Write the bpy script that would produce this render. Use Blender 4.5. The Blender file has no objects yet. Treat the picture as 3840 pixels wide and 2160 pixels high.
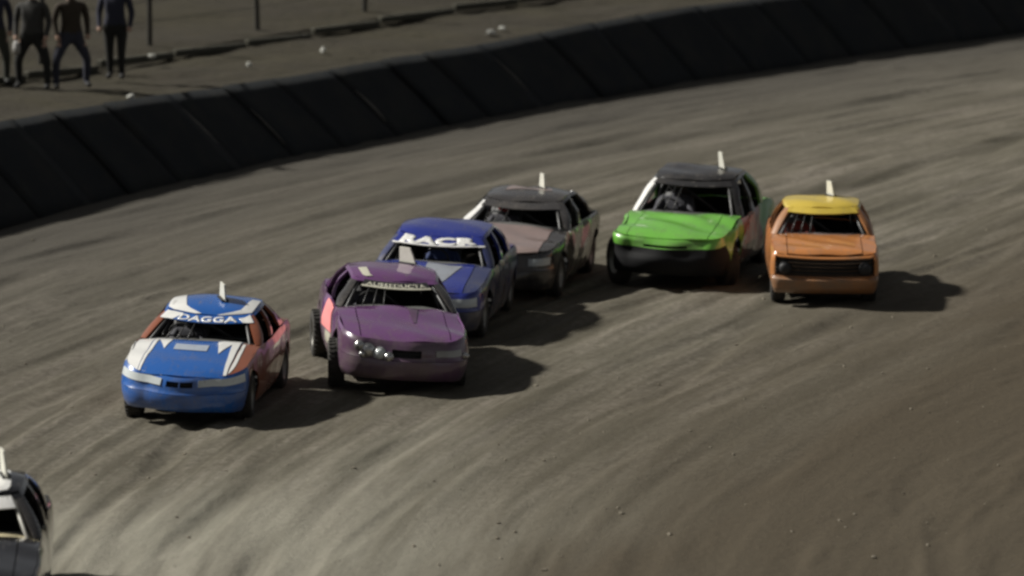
import bpy, bmesh, math, random
import numpy as np
from mathutils import Vector, Matrix

random.seed(7)
C = bpy.context.scene.collection
SC = bpy.context.scene
R = math.radians

# ------------------------------------------------------------------ camera, sky, sun
cam_d = bpy.data.cameras.new('camera')
cam = bpy.data.objects.new('camera', cam_d)
C.objects.link(cam)
cam.location = (0, 0, 10.5)
cam.rotation_euler = (R(90 - 8.3), 0, 0)
cam_d.sensor_width = 36
cam_d.lens = 36 * 4900 / 1024
cam_d.clip_end = 3000
cam_d.dof.use_dof = True
cam_d.dof.focus_distance = 61.5
cam_d.dof.aperture_fstop = 1.1
SC.camera = cam

SUN_EL, SUN_DIR = R(39), Vector((1, -0.24, 0)).normalized()
world = bpy.data.worlds.new('World')
SC.world = world
world.use_nodes = True
nt = world.node_tree
bg = nt.nodes['Background']
sky = nt.nodes.new('ShaderNodeTexSky')
sky.sky_type = 'NISHITA'
sky.sun_disc = False
sky.sun_elevation = SUN_EL
sky.sun_rotation = math.atan2(-SUN_DIR.x, -SUN_DIR.y)
hs = nt.nodes.new('ShaderNodeHueSaturation')
hs.inputs['Saturation'].default_value = 0.15
nt.links.new(sky.outputs[0], hs.inputs['Color'])
nt.links.new(hs.outputs[0], bg.inputs['Color'])
bg.inputs['Strength'].default_value = 0.032

sun_d = bpy.data.lights.new('floodlight_sun', 'SUN')
sun_d.energy = 5.0
sun_d.angle = R(3.0)
sun_d.color = (1.0, 0.97, 0.90)
sun = bpy.data.objects.new('floodlight_sun', sun_d)
C.objects.link(sun)
sun.location = (-30, 60, 30)
sd = Vector((SUN_DIR.x * math.cos(SUN_EL), SUN_DIR.y * math.cos(SUN_EL), -math.sin(SUN_EL)))
sun.rotation_euler = sd.to_track_quat('-Z', 'Y').to_euler()

SC.render.engine = 'CYCLES'
SC.cycles.max_bounces = 5
SC.cycles.filter_width = 2.7
SC.view_settings.view_transform = 'Standard'
SC.view_settings.look = 'None'
SC.view_settings.exposure = 0.16
SC.view_settings.gamma = 1.0
SC.view_settings.use_curve_mapping = False

# ------------------------------------------------------------------ helpers
def link(name, me, parent=None, mat=None, smooth=True):
    o = bpy.data.objects.new(name, me)
    C.objects.link(o)
    if parent is not None:
        o.parent = parent
    if mat is not None:
        for m in (mat if isinstance(mat, (list, tuple)) else [mat]):
            me.materials.append(m)
    if smooth:
        me.polygons.foreach_set('use_smooth', [True] * len(me.polygons))
    return o

def empty(name, loc=(0, 0, 0), rz=0.0, rx=0.0, ry=0.0, parent=None):
    o = bpy.data.objects.new(name, None)
    C.objects.link(o)
    o.location = loc
    o.rotation_euler = (rx, ry, rz)
    o.empty_display_size = 0.3
    if parent is not None:
        o.parent = parent
    return o

def tag(o, label=None, cat=None, group=None, kind=None):
    if label: o['label'] = label
    if cat: o['category'] = cat
    if group: o['group'] = group
    if kind: o['kind'] = kind
    return o

def bm_obj(name, bm, parent=None, mat=None, smooth=True):
    me = bpy.data.meshes.new(name)
    bm.to_mesh(me)
    bm.free()
    return link(name, me, parent, mat, smooth)

def add_box(bm, c, s, rot=None):
    r = bmesh.ops.create_cube(bm, size=1)
    M = Matrix.Translation(c) @ (rot.to_4x4() if rot is not None else Matrix()) @ Matrix.Diagonal((s[0], s[1], s[2], 1))
    bmesh.ops.transform(bm, matrix=M, verts=r['verts'])
    return r['verts']

def add_tube(bm, pts, r, n=8, closed=False):
    pts = [Vector(p) for p in pts]
    rings = []
    for i, p in enumerate(pts):
        a = pts[max(i - 1, 0)]; b = pts[min(i + 1, len(pts) - 1)]
        d = (b - a).normalized()
        up = Vector((0, 0, 1)) if abs(d.z) < 0.9 else Vector((1, 0, 0))
        e1 = d.cross(up).normalized(); e2 = d.cross(e1)
        rings.append([bm.verts.new(p + (e1 * math.cos(t) + e2 * math.sin(t)) * r) for t in [2 * math.pi * k / n for k in range(n)]])
    for i in range(len(rings) - 1):
        for k in range(n):
            bm.faces.new((rings[i][k], rings[i][(k + 1) % n], rings[i + 1][(k + 1) % n], rings[i + 1][k]))
    bm.faces.new(rings[0][::-1]); bm.faces.new(rings[-1])

def add_lathe(bm, prof, n=28, axis='Y'):
    rings = []
    for (r, y) in prof:
        rings.append([bm.verts.new((r * math.cos(2 * math.pi * k / n), y, r * math.sin(2 * math.pi * k / n)) if axis == 'Y' else
                                   (r * math.cos(2 * math.pi * k / n), r * math.sin(2 * math.pi * k / n), y)) for k in range(n)])
    for i in range(len(rings) - 1):
        for k in range(n):
            bm.faces.new((rings[i][k], rings[i][(k + 1) % n], rings[i + 1][(k + 1) % n], rings[i + 1][k]))
    bmesh.ops.remove_doubles(bm, verts=bm.verts, dist=1e-5)
    bmesh.ops.recalc_face_normals(bm, faces=bm.faces)

def hashn(ix, iy, seed):
    n = (ix.astype(np.int64) * 374761393 + iy.astype(np.int64) * 668265263 + seed * 974634777) & 0x7fffffff
    n = ((n ^ (n >> 13)) * 1274126177) & 0x7fffffff
    n = n ^ (n >> 16)
    return (n & 0xffff) / 65535.0

def vnoise(x, y, seed=0):
    x = np.asarray(x, float); y = np.asarray(y, float)
    ix = np.floor(x); iy = np.floor(y)
    fx = x - ix; fy = y - iy
    fx = fx * fx * fx * (fx * (fx * 6 - 15) + 10); fy = fy * fy * fy * (fy * (fy * 6 - 15) + 10)
    a = hashn(ix, iy, seed); b = hashn(ix + 1, iy, seed)
    c = hashn(ix, iy + 1, seed); d = hashn(ix + 1, iy + 1, seed)
    return (a * (1 - fx) + b * fx) * (1 - fy) + (c * (1 - fx) + d * fx) * fy - 0.5

# ------------------------------------------------------------------ materials
def new_mat(name):
    m = bpy.data.materials.new(name)
    m.use_nodes = True
    t = m.node_tree
    return m, t, t.nodes['Principled BSDF']

def noise(t, vec, scale, detail=4, rough=0.55):
    n = t.nodes.new('ShaderNodeTexNoise')
    n.inputs['Scale'].default_value = scale
    n.inputs['Detail'].default_value = detail
    n.inputs['Roughness'].default_value = rough
    if vec is not None:
        t.links.new(vec, n.inputs['Vector'])
    return n.outputs['Fac']

def ramp(t, fac, stops):
    r = t.nodes.new('ShaderNodeValToRGB')
    e = r.color_ramp.elements
    while len(e) < len(stops):
        e.new(0.5)
    for i, (p, c) in enumerate(stops):
        e[i].position = p
        e[i].color = (*c, 1) if isinstance(c, (tuple, list)) else (c, c, c, 1)
    t.links.new(fac, r.inputs[0])
    return r.outputs[0]

def mix(t, fac, a, b):
    m = t.nodes.new('ShaderNodeMix')
    m.data_type = 'RGBA'
    for sock, v in ((m.inputs['Factor'], fac), (m.inputs[6], a), (m.inputs[7], b)):
        if isinstance(v, (int, float)):
            sock.default_value = v
        elif isinstance(v, tuple):
            sock.default_value = (*v, 1)
        else:
            t.links.new(v, sock)
    return m.outputs[2]

def mathn(t, op, a, b=0.0):
    m = t.nodes.new('ShaderNodeMath')
    m.operation = op
    for sock, v in zip(m.inputs, (a, b)):
        if isinstance(v, (int, float)):
            sock.default_value = v
        else:
            t.links.new(v, sock)
    return m.outputs[0]

def bump(t, b, h, strength, dist):
    n = t.nodes.new('ShaderNodeBump')
    n.inputs['Strength'].default_value = strength
    n.inputs['Distance'].default_value = dist
    t.links.new(h, n.inputs['Height'])
    t.links.new(n.outputs[0], b.inputs['Normal'])

DUST = (0.145, 0.123, 0.095)
def paint(name, col, rough=0.28, dust=0.3, metal=0.0, mud=0.5, coat=0.8):
    """car paint with clay dust in blotches and mud spatter thrown up from the wheels"""
    m, t, b = new_mat(name)
    tc = t.nodes.new('ShaderNodeTexCoord')
    ob = tc.outputs['Object']
    n1 = noise(t, ob, 2.3, 6, 0.62)
    n2 = noise(t, ob, 14, 5, 0.7)
    sep = t.nodes.new('ShaderNodeSeparateXYZ'); t.links.new(ob, sep.inputs[0])
    low = mathn(t, 'MULTIPLY', mathn(t, 'SUBTRACT', 0.75, sep.outputs['Z']), mud)
    low = mathn(t, 'MAXIMUM', low, 0.0)
    s = mathn(t, 'ADD', mathn(t, 'MULTIPLY', n1, 0.7), mathn(t, 'MULTIPLY', n2, 0.3))
    s = mathn(t, 'ADD', s, low)
    mask = ramp(t, s, [(0.60 - dust * 0.35, 0.0), (0.80 - dust * 0.2, min(1.0, 0.35 + dust))])
    film = mix(t, dust * 0.15, col, DUST)
    mp = t.nodes.new('ShaderNodeMapping'); mp.inputs['Scale'].default_value = (1.6, 9, 11)
    t.links.new(ob, mp.inputs['Vector'])
    scuff = ramp(t, noise(t, mp.outputs[0], 1.3, 5, 0.65), [(0.60, 0.0), (0.70, 0.45)])
    film = mix(t, scuff, film, (0.17, 0.155, 0.14))
    c = mix(t, mask, film, DUST)
    t.links.new(c, b.inputs['Base Color'])
    rr = t.nodes.new('ShaderNodeMapRange')
    rr.inputs['To Min'].default_value = rough; rr.inputs['To Max'].default_value = 0.8
    t.links.new(mask, rr.inputs['Value'])
    t.links.new(rr.outputs[0], b.inputs['Roughness'])
    b.inputs['Metallic'].default_value = metal
    b.inputs['Coat Weight'].default_value = coat
    b.inputs['Coat Roughness'].default_value = 0.07
    bump(t, b, n1, 0.25, 0.03)
    return m

def plain(name, col, rough=0.6, metal=0.0, var=0.15, scale=6, spec=0.5):
    m, t, b = new_mat(name)
    tc = t.nodes.new('ShaderNodeTexCoord')
    n1 = noise(t, tc.outputs['Object'], scale, 5, 0.6)
    c = mix(t, n1, tuple(x * (1 - var) for x in col), tuple(min(1, x * (1 + var)) for x in col))
    t.links.new(c, b.inputs['Base Color'])
    b.inputs['Roughness'].default_value = rough
    b.inputs['Metallic'].default_value = metal
    b.inputs['Specular IOR Level'].default_value = spec
    bump(t, b, n1, 0.15, 0.01)
    return m

M = {}
M['tyre'] = plain('tyre_rubber', (0.035, 0.032, 0.028), 0.85, 0, 0.5, 9)
M['rim'] = plain('steel_rim', (0.30, 0.29, 0.26), 0.45, 0.3, 0.4, 9)
M['black'] = plain('black_chassis', (0.012, 0.012, 0.012), 0.75, 0, 0.4)
M['matt'] = plain('matt_black_plastic', (0.010, 0.010, 0.011), .7, 0, .4, 6, .2)
M['cage'] = plain('cage_tube', (0.035, 0.035, 0.035), 0.45, 0, 0.3)
M['dash'] = plain('dash_metal', (0.10, 0.10, 0.095), 0.6, 0, 0.4)
M['seat'] = plain('seat_vinyl', (0.02, 0.02, 0.022), 0.6)
M['lamp'] = paint('cloudy_lamp', (0.26, 0.26, 0.25), 0.10, 0.25, 0, 0.2)
M['lens'] = paint('lamp_cover', (0.62, 0.66, 0.66), 0.12, 0.15, 0, 0.1)
M['chrome'] = paint('bright_metal', (0.55, 0.55, 0.55), 0.18, 0.2, 0.8, 0.2)
M['white'] = paint('white_paint', (0.84, 0.83, 0.80), 0.35, 0.0, 0, 0.05)
M['cream'] = paint('cream_vinyl', (0.62, 0.60, 0.48), 0.4, 0.1, 0, 0.1)
M['plate'] = plain('fin_plastic', (0.58, 0.57, 0.50), 0.6, 0, 0.22, 9)

# ------------------------------------------------------------------ the track
Y0 = np.array([-20, 20, 40, 47, 51, 55, 58, 62, 68, 76, 85, 94, 104, 120, 150, 260], float)
C0 = np.array([-.45, -.35, -.2, -.06, .03, .11, .19, .26, .31, .38, .48, .58, .70, .85, 1.0, 1.2])
ys = np.linspace(-20, 260, 5601)
cs = np.interp(ys, Y0, C0)
kern = np.ones(161) / 161
cs = np.convolve(np.pad(cs, 80, mode='edge'), kern, mode='valid')
gs = np.concatenate([[0], np.cumsum((cs[1:] + cs[:-1]) / 2 * (ys[1] - ys[0]))])
gs -= np.interp(78.6, ys, gs)
def G(y):
    return np.interp(y, ys, gs)
QW = -7.2
def SW(y):                        # the grooves swing further round on the inside of the bend
    d = np.asarray(y, float) - 62
    return np.where(d > 0, 8 * np.tanh(d / 8), 16 * np.tanh(d / 16))
def qy(q, y):
    return G(y) + QW + q + 0.017 * (q - 9) * SW(y)

def inv_q(x, y):
    sw = float(SW(y))
    return (x - float(G(y)) - QW + 0.153 * sw) / (1 + 0.017 * sw)
WHEELMARKS = [(inv_q(x, y), y, .70, dr) for (x, y, dr) in ((-3.9, 61.9, .03), (-1.63, 64.4, .12), (-1.02, 68.7, .06), (.15, 72.6, .05), (2.75, 73.7, .04), (4.58, 71.9, .08), (-5.56, 49.0, .02))]
def track_height(q, y):
    w = 0.6 * vnoise(q / 9, y / 30, 1) + 0.12 * vnoise(q / 3, y / 14, 2)
    qq = q + w
    r = 0.06 * vnoise(qq / 1.3, y / 20, 3)
    r += 0.058 * vnoise(qq / 0.5, y / 7, 4) * np.clip(1.0 + 1.6 * vnoise(q / 2.5, y / 9, 7), 0.2, 2)
    r += 0.040 * vnoise(qq / 0.31, y / 3.4, 5) * np.clip(1.0 + 1.8 * vnoise(q / 1.7, y / 5, 17), 0.1, 2)
    r += 0.014 * vnoise(qq / 0.18, y / 1.9, 18)
    r += 0.008 * vnoise(qq / 0.12, y / 0.9, 6)
    q2 = q + 0.11 * (y - 62) + 0.3 * vnoise(q / 4, y / 12, 8)       # slide marks that cross the groove
    a = np.clip(vnoise(q2 / 0.5, y / 4.0, 9) - 0.12, 0, 1)
    r += -0.16 * a * np.clip(0.6 + 2 * vnoise(q / 3, y / 6, 10), 0, 1)
    q3 = q - 0.09 * (y - 62)
    a = np.clip(vnoise(q3 / 0.45, y / 4.5, 11) - 0.17, 0, 1)
    r += -0.13 * a
    lump = np.clip(vnoise(q / 0.28, y / 0.5, 12) + 0.25 * vnoise(q / 0.09, y / 0.14, 13) - 0.1, 0, 1)
    r += 0.075 * lump * np.clip(0.4 + 1.6 * vnoise(q / 2.2, y / 4, 14), 0, 1)
    r += 0.008 * vnoise(q / 0.1, y / 0.12, 15)
    r = r * (1 - 0.5 * np.clip((q - 11) / 5, 0, 1))             # less worked inside the groove
    # fresh wheel marks behind the cars
    for (qc, yc_, tr, drift) in WHEELMARKS:
        f = np.clip((y - yc_) / 1.5, 0, 1) * np.clip(1 - (y - yc_) / 16, 0, 1)
        for sg in (-1, 1):
            dq = (q - qc - sg * tr - drift * (y - yc_)) / 0.11
            r += f * (-0.030 * np.exp(-dq ** 4) + 0.016 * np.exp(-(np.abs(dq) - 1.7) ** 2 * 3)) * (0.8 + 0.8 * vnoise(q * 0 + y / 0.7, y * 0 + sg, 19))
    # loose cushion against the wall
    r += 0.05 * np.exp(-np.clip(q - 0.1, 0, 99) / 0.8)
    return r

def coarse(a, b, c, d, step, n_out):
    left = a + (b - a) * np.linspace(0, 1, n_out, endpoint=False) ** 0.6
    right = c + (d - c) * np.linspace(0, 1, n_out + 1)[1:] ** 1.7
    return np.concatenate([left, np.arange(b, c, step), [c], right])

yy = coarse(-15, 45.5, 121, 255, 0.13, 26)
qv = np.concatenate([[-1.6, -0.6], np.arange(-0.3, 26, 0.05), 26 + 60 * np.linspace(0.02, 1, 20) ** 1.5])
QQ, YY = np.meshgrid(qv, yy)
ZZ = track_height(QQ, YY)
XX = qy(QQ, YY)
def grid_mesh(name, X, Y, Z, uvs=None):
    ny, nx = X.shape
    me = bpy.data.meshes.new(name)
    co = np.stack([X, Y, Z], -1).reshape(-1, 3)
    i = np.arange(ny * nx).reshape(ny, nx)
    f = np.stack([i[:-1, :-1], i[:-1, 1:], i[1:, 1:], i[1:, :-1]], -1).reshape(-1, 4)
    me.vertices.add(len(co)); me.vertices.foreach_set('co', co.ravel())
    me.loops.add(f.size); me.loops.foreach_set('vertex_index', f.ravel())
    me.polygons.add(len(f)); me.polygons.foreach_set('loop_start', np.arange(0, f.size, 4))
    me.polygons.foreach_set('use_smooth', np.ones(len(f), bool))
    if uvs is not None:
        uv = me.uv_layers.new(name='along')
        U = np.stack(uvs, -1).reshape(-1, 2)[f.ravel()]
        uv.data.foreach_set('uv', U.ravel())
    me.update(calc_edges=True)
    me.validate()
    return me
trk = grid_mesh('dirt_track', XX, YY, ZZ, (QQ, YY))

m, t, b = new_mat('clay_dirt')
uvn = t.nodes.new('ShaderNodeUVMap'); uvn.uv_map = 'along'
sepu = t.nodes.new('ShaderNodeSeparateXYZ'); t.links.new(uvn.outputs[0], sepu.inputs[0])
def aniso(sx, sy, seed):
    mp = t.nodes.new('ShaderNodeMapping')
    mp.inputs['Scale'].default_value = (sx, sy, 1)
    mp.inputs['Location'].default_value = (seed * 3.7, seed * 1.3, seed)
    t.links.new(uvn.outputs[0], mp.inputs['Vector'])
    return mp.outputs[0]
geo = t.nodes.new('ShaderNodeNewGeometry')
n_r = noise(t, aniso(2.3, 0.12, 1), 1.0, 6, 0.68)
n_b = noise(t, aniso(0.35, 0.08, 2), 1.0, 3, 0.5)
n_f = noise(t, geo.outputs['Position'], 9, 6, 0.7)
dirt_l = mix(t, n_b, (0.178, 0.165, 0.126), (0.195, 0.169, 0.143))
dirt_d = (0.088, 0.079, 0.057)
n_s = noise(t, aniso(6.5, 0.30, 7), 1.0, 5, 0.65)
c1 = mix(t, ramp(t, mathn(t, 'ADD', mathn(t, 'MULTIPLY', n_r, 0.6), mathn(t, 'MULTIPLY', n_s, 0.4)), [(0.41, 0.0), (0.56, 1.0)]), dirt_d, dirt_l)
n_p = noise(t, aniso(0.8, 0.22, 5), 1.0, 4, 0.6)
c1 = mix(t, ramp(t, n_p, [(0.40, 0.65), (0.58, 0.0)]), c1, (0.085, 0.077, 0.055))
c1 = mix(t, ramp(t, n_f, [(0.36, 0.75), (0.58, 0.0)]), c1, (0.075, 0.064, 0.045))
# floodlight fall-off painted into the clay: dim by the wall, dim on the brown infield
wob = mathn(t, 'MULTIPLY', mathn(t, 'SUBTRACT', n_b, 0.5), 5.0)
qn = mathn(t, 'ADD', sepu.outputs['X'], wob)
wall_falloff = ramp(t, mathn(t, 'DIVIDE', qn, 30.0), [(0.045, 0.92), (0.10, 0.62), (0.19, 0.28), (0.30, 0.0)])
c1 = mix(t, wall_falloff, c1, (0.062, 0.056, 0.046))
infield_falloff = ramp(t, mathn(t, 'DIVIDE', qn, 30.0), [(0.43, 0.0), (0.58, 0.95)])
lit_patch = mathn(t, 'ADD', mathn(t, 'DIVIDE', mathn(t, 'SUBTRACT', 59.0, sepu.outputs['Y']), 9.0), mathn(t, 'MULTIPLY', mathn(t, 'SUBTRACT', n_b, 0.5), 2.0))  # brighter floodlit foreground, painted as paler clay
c1 = mix(t, mathn(t, 'MULTIPLY', ramp(t, lit_patch, [(0.05, 0.0), (0.7, 0.75)]), ramp(t, n_r, [(0.3, 0.35), (0.6, 1.0)])), c1, (0.26, 0.248, 0.20))
c1 = mix(t, infield_falloff, c1, mix(t, n_f, (0.042, 0.033, 0.020), (0.080, 0.062, 0.039)))
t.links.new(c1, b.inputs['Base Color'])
b.inputs['Roughness'].default_value = 0.95
b.inputs['Specular IOR Level'].default_value = 0.25
n_g = noise(t, geo.outputs['Position'], 30, 4, 0.7)
bump(t, b, mathn(t, 'ADD', n_f, mathn(t, 'MULTIPLY', n_g, 0.4)), 0.6, 0.04)
M['dirt'] = m
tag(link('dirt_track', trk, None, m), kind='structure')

# loose clods of clay thrown up by the tyres
bm = bmesh.new()
rng = random.Random(3)
base = bmesh.new(); bmesh.ops.create_icosphere(base, subdivisions=1, radius=1)
bv = [v.co.copy() for v in base.verts]; bf = [[v.index for v in f.verts] for f in base.faces]
base.free()
cl_v, cl_f = [], []
for k in range(1700):
    y = 46 + 60 * rng.random() ** 1.5
    q = rng.uniform(0.2, 24)
    if vnoise(np.array([q / 2.2]), np.array([y / 4]), 14)[0] < -0.1 and rng.random() < 0.75:
        continue
    s = 0.008 + 0.022 * rng.random() ** 4
    z = float(track_height(np.array([q]), np.array([y]))[0]); x = float(qy(q, y))
    o = len(cl_v)
    sx, sy, sz = s * rng.uniform(.7, 1.4), s * rng.uniform(.8, 1.8), s * rng.uniform(.5, .9)
    for v in bv:
        j = rng.uniform(.75, 1.2)
        cl_v.append((x + v.x * sx * j, y + v.y * sy * j, z + 0.3 * sz + v.z * sz * j))
    cl_f += [[o + i for i in f] for f in bf]
me = bpy.data.meshes.new('dirt_clods'); me.from_pydata(cl_v, [], cl_f)
M['clod'] = plain('clay_clod', (0.16, 0.14, 0.105), 0.95, 0, 0.3, 3)
tag(link('dirt_clods', me, None, M['clod'], False), 'loose clods of clay scattered over the dirt track', None, None, 'stuff')

# ------------------------------------------------------------------ outer bank beyond the wall
def wall_h(y):
    return float(np.interp(y, [40, 76, 84, 90, 97, 103, 200], [1.45, 1.45, 1.38, 1.26, 1.27, 1.40, 1.40]))
WRUN = 1.15
prof = [(-120, 9.5, 0), (-60, 5.2, 0), (-30, 2.5, 0), (-15, 1.1, 0), (-9, .58, 0), (-6, .34, 0), (-4.62, .20, 1), (-4.58, .20, 2), (-4.40, .10, 3), (-3.5, .06, 0), (-2.2, .03, 0), (-1.3, -.02, 0), (-1.05, -.10, 0), (-0.9, -.35, 0)]
qb = []; zb_ = []
for i in range(len(prof) - 1):
    n = 14 if prof[i + 1][0] > -16 and prof[i + 1][2] == 0 else 5
    for k in range(n):
        f = k / n
        qb.append(prof[i][0] * (1 - f) + prof[i + 1][0] * f); zb_.append(prof[i][1] * (1 - f) + prof[i + 1][1] * f)
qb.append(prof[-1][0]); zb_.append(prof[-1][1])
qb = np.array(qb); zb_ = np.array(zb_)
yb = coarse(-15, 60, 150, 255, 0.25, 14)
QB, YB = np.meshgrid(qb, yb)
H = np.interp(YB, [40, 76, 84, 90, 97, 103, 200], [1.45, 1.45, 1.38, 1.26, 1.27, 1.40, 1.40])
ZB = H + zb_[None, :] + 0.10 * vnoise(QB / 1.6, YB / 2.4, 21) + 0.05 * vnoise(QB / .5, YB / .7, 22) + 0.03 * vnoise(QB / .25, YB / .3, 23)
QB2 = QB + 0.15 * vnoise(YB / 1.8, YB * 0, 24)
m, t, b = new_mat('bank_earth')
geo = t.nodes.new('ShaderNodeNewGeometry')
n1 = noise(t, geo.outputs['Position'], 0.35, 5, 0.6)
n2 = noise(t, geo.outputs['Position'], 5, 6, 0.7)
c = mix(t, ramp(t, n1, [(0.38, 0.0), (0.62, 1.0)]), (0.046, 0.039, 0.029), (0.050, 0.043, 0.027))
c = mix(t, ramp(t, n2, [(0.35, 0.6), (0.6, 0.0)]), c, (0.03, 0.028, 0.018))
t.links.new(c, b.inputs['Base Color']); b.inputs['Roughness'].default_value = 0.95
b.inputs['Specular IOR Level'].default_value = 0.2
bump(t, b, n2, 0.8, 0.06)
M['bank'] = m
tag(link('outer_bank', grid_mesh('outer_bank', qy(QB2, YB), YB, ZB), None, m), kind='structure')

# the wide ground under everything, out to the horizon
bm = bmesh.new()
bmesh.ops.create_grid(bm, x_segments=20, y_segments=20, size=1500)
g = bm_obj('ground', bm, None, M['bank'], False)
g.location = (0, 600, -0.6)
tag(g, kind='structure')

# timber sleepers holding the step of the bank
rng = random.Random(11)
edge = empty('timber_edging', (float(qy(-4.3, 90)), 90, 1.1))
tag(edge, 'long low edging of weathered timber sleepers along the bank behind the black wall', 'edging')
M['sleeper'] = plain('weathered_timber', (0.055, 0.052, 0.037), 0.9, 0, 0.4, 4)
sl = bmesh.new()
vs = add_box(sl, (0, 0, 0), (0.14, 1, 0.13))
bmesh.ops.bevel(sl, geom=list(sl.edges), offset=0.02, segments=1, affect='EDGES')
sl_me = bpy.data.meshes.new('sleeper'); sl.to_mesh(sl_me); sl.free(); sl_me.materials.append(M['sleeper'])
y = 66.0
while y < 125:
    L = rng.uniform(2.2, 2.6)
    y1 = y + L * 0.86
    p0 = Vector((float(qy(-4.33, y)), y, wall_h(y) + 0.22)); p1 = Vector((float(qy(-4.33, y1)), y1, wall_h(y1) + 0.15))
    d = p1 - p0
    o = bpy.data.objects.new('sleeper', sl_me); C.objects.link(o); o.parent = edge
    o.location = (p0 + p1) / 2 - edge.location + Vector((0, 0, rng.uniform(-.03, .02)))
    o.rotation_euler = (math.atan2(d.z, d.xy.length), 0, math.atan2(d.y, d.x) - math.pi / 2 + rng.uniform(-.01, .01))
    o.scale = (1, d.length - 0.05, 1)
    y = y1 + 0.02

fence = empty('wire_fence', (float(qy(-5.2, 92)), 92, 1.7))
tag(fence, 'sparse wire fence of slim dark timber posts on the bank behind the timber edging', 'fence')
pm = plain('dark_post', (0.028, 0.025, 0.019), .9, 0, .3)
wm = plain('fence_wire', (0.10, 0.10, 0.095), .5, .6, .2)
bm = bmesh.new()
bmesh.ops.create_cone(bm, cap_ends=True, segments=8, radius1=.055, radius2=.045, depth=1.5, matrix=Matrix.Translation((0, 0, .65)))
post_me = bpy.data.meshes.new('post'); bm.to_mesh(post_me); bm.free(); post_me.materials.append(pm)
pts = []
for k in range(18):
    y = 68 + 3.2 * k
    p = Vector((float(qy(-5.2, y)), y, wall_h(y) + .28)) - fence.location
    o = bpy.data.objects.new('post', post_me); C.objects.link(o); o.parent = fence; o.location = p
    o.rotation_euler = (rng.uniform(-.04, .04), rng.uniform(-.04, .04), 0)
    pts.append(p)
for hgt in (.45, .85, 1.25):
    bm = bmesh.new()
    add_tube(bm, [p + Vector((0, 0, hgt)) for i, p in enumerate(pts)], .006, 5)
    bm_obj('wire', bm, fence, wm)

# ------------------------------------------------------------------ black wall of rubber belting on the bank
wall = empty('track_wall', (float(qy(0, 90)), 90, 0))
tag(wall, 'long black wall of overlapping rubber belting sheets sloping back along the outside of the track', 'wall')
m, t, b = new_mat('belting_rubber')
tc = t.nodes.new('ShaderNodeTexCoord')
oi = t.nodes.new('ShaderNodeObjectInfo')
n1 = noise(t, tc.outputs['Object'], 1.4, 6, 0.65)
n2 = noise(t, tc.outputs['Object'], 9, 4, 0.6)
c = mix(t, ramp(t, n1, [(0.45, 0.0), (0.75, 0.5)]), (0.014, 0.016, 0.018), (0.035, 0.033, 0.027))
t.links.new(c, b.inputs['Base Color']); b.inputs['Roughness'].default_value = 0.85
b.inputs['Specular IOR Level'].default_value = 0.2
bump(t, b, n2, 0.3, 0.02)
M['belt'] = m
M['lap'] = plain('pale_rubber_edge', (0.085, 0.08, 0.07), .9, 0, .4, 5)
rng = random.Random(5)
y = 66.0
core_rows = []
while y < 124:
    L = rng.uniform(1.5, 2.3)
    y1 = y + L * 0.87
    lift = rng.uniform(0.02, 0.04) if rng.random() < 0.5 else 0.012
    bm = bmesh.new()
    nu, nv = 7, 7
    top_r = rng.uniform(-.02, .02); sh = rng.uniform(-.03, .03)
    P = []
    for i in range(nu + 1):
        u = i / nu * 1.07
        row = []
        for j in range(nv + 1):
            v = j / nv
            yv = y + (y1 - y) * u + sh * v
            h = wall_h(yv) * (1.03 + top_r * u) * v - 0.06 * (1 - v)
            out = lift * (1 - u) ** 2 + 0.03 * math.sin(v * 3.1) + 0.01 * math.sin(u * 7 + y)
            q = 0.12 - WRUN * v ** 1.02 + out * 0.7
            row.append(bm.verts.new((float(qy(q, yv)) - wall.location.x, yv - 90, h + out * 0.5 + 0.06 * (1 - v))))
        P.append(row)
    for i in range(nu):
        for j in range(nv):
            bm.faces.new((P[i][j], P[i + 1][j], P[i + 1][j + 1], P[i][j + 1]))
    bmesh.ops.recalc_face_normals(bm, faces=bm.faces)
    o = bm_obj('panel', bm, wall, M['belt'])
    sm = o.modifiers.new('thick', 'SOLIDIFY'); sm.thickness = 0.03; sm.offset = -1
    if rng.random() < 0.65:              # paler, curled lap edge
        bm = bmesh.new()
        v0, v1, w0 = rng.uniform(.15, .3), rng.uniform(.65, .9), rng.uniform(.04, .09)
        rows = []
        for j in range(9):
            v = v0 + (v1 - v0) * j / 8
            row = []
            for uo in (0.0, w0 * math.sin(math.pi * (j + .6) / 9.2)):
                yv = y + sh * v + uo
                h = wall_h(yv) * 1.03 * v - 0.06 * (1 - v)
                out = lift + 0.03 * math.sin(v * 3.1) + 0.012 * math.sin(y) + .012
                q = 0.12 - WRUN * v ** 1.02 + out * 0.7
                row.append(bm.verts.new((float(qy(q, yv)) - wall.location.x, yv - 90, h + out * 0.5 + 0.06 * (1 - v) + .012)))
            rows.append(row)
        for j in range(8):
            bm.faces.new((rows[j][0], rows[j][1], rows[j + 1][1], rows[j + 1][0]))
        bmesh.ops.recalc_face_normals(bm, faces=bm.faces)
        e = bm_obj('lap_edge', bm, o, M['lap'])
        sm = e.modifiers.new('thick', 'SOLIDIFY'); sm.thickness = 0.012; sm.offset = 0
    y = y1
# earth core behind the sheets
yc = np.arange(60, 130, 0.5); vq = np.linspace(0, 1, 6)
V_, Y_ = np.meshgrid(vq, yc)
Hc = np.interp(Y_, [40, 76, 84, 90, 97, 103, 200], [1.45, 1.45, 1.38, 1.26, 1.27, 1.40, 1.40])
core = link('earth_core', grid_mesh('earth_core', qy(-0.12 - (WRUN + 0.05) * V_ ** 1.15, Y_) - wall.location.x, Y_ - 90, Hc * V_ - 0.14), wall, M['bank'])

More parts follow.
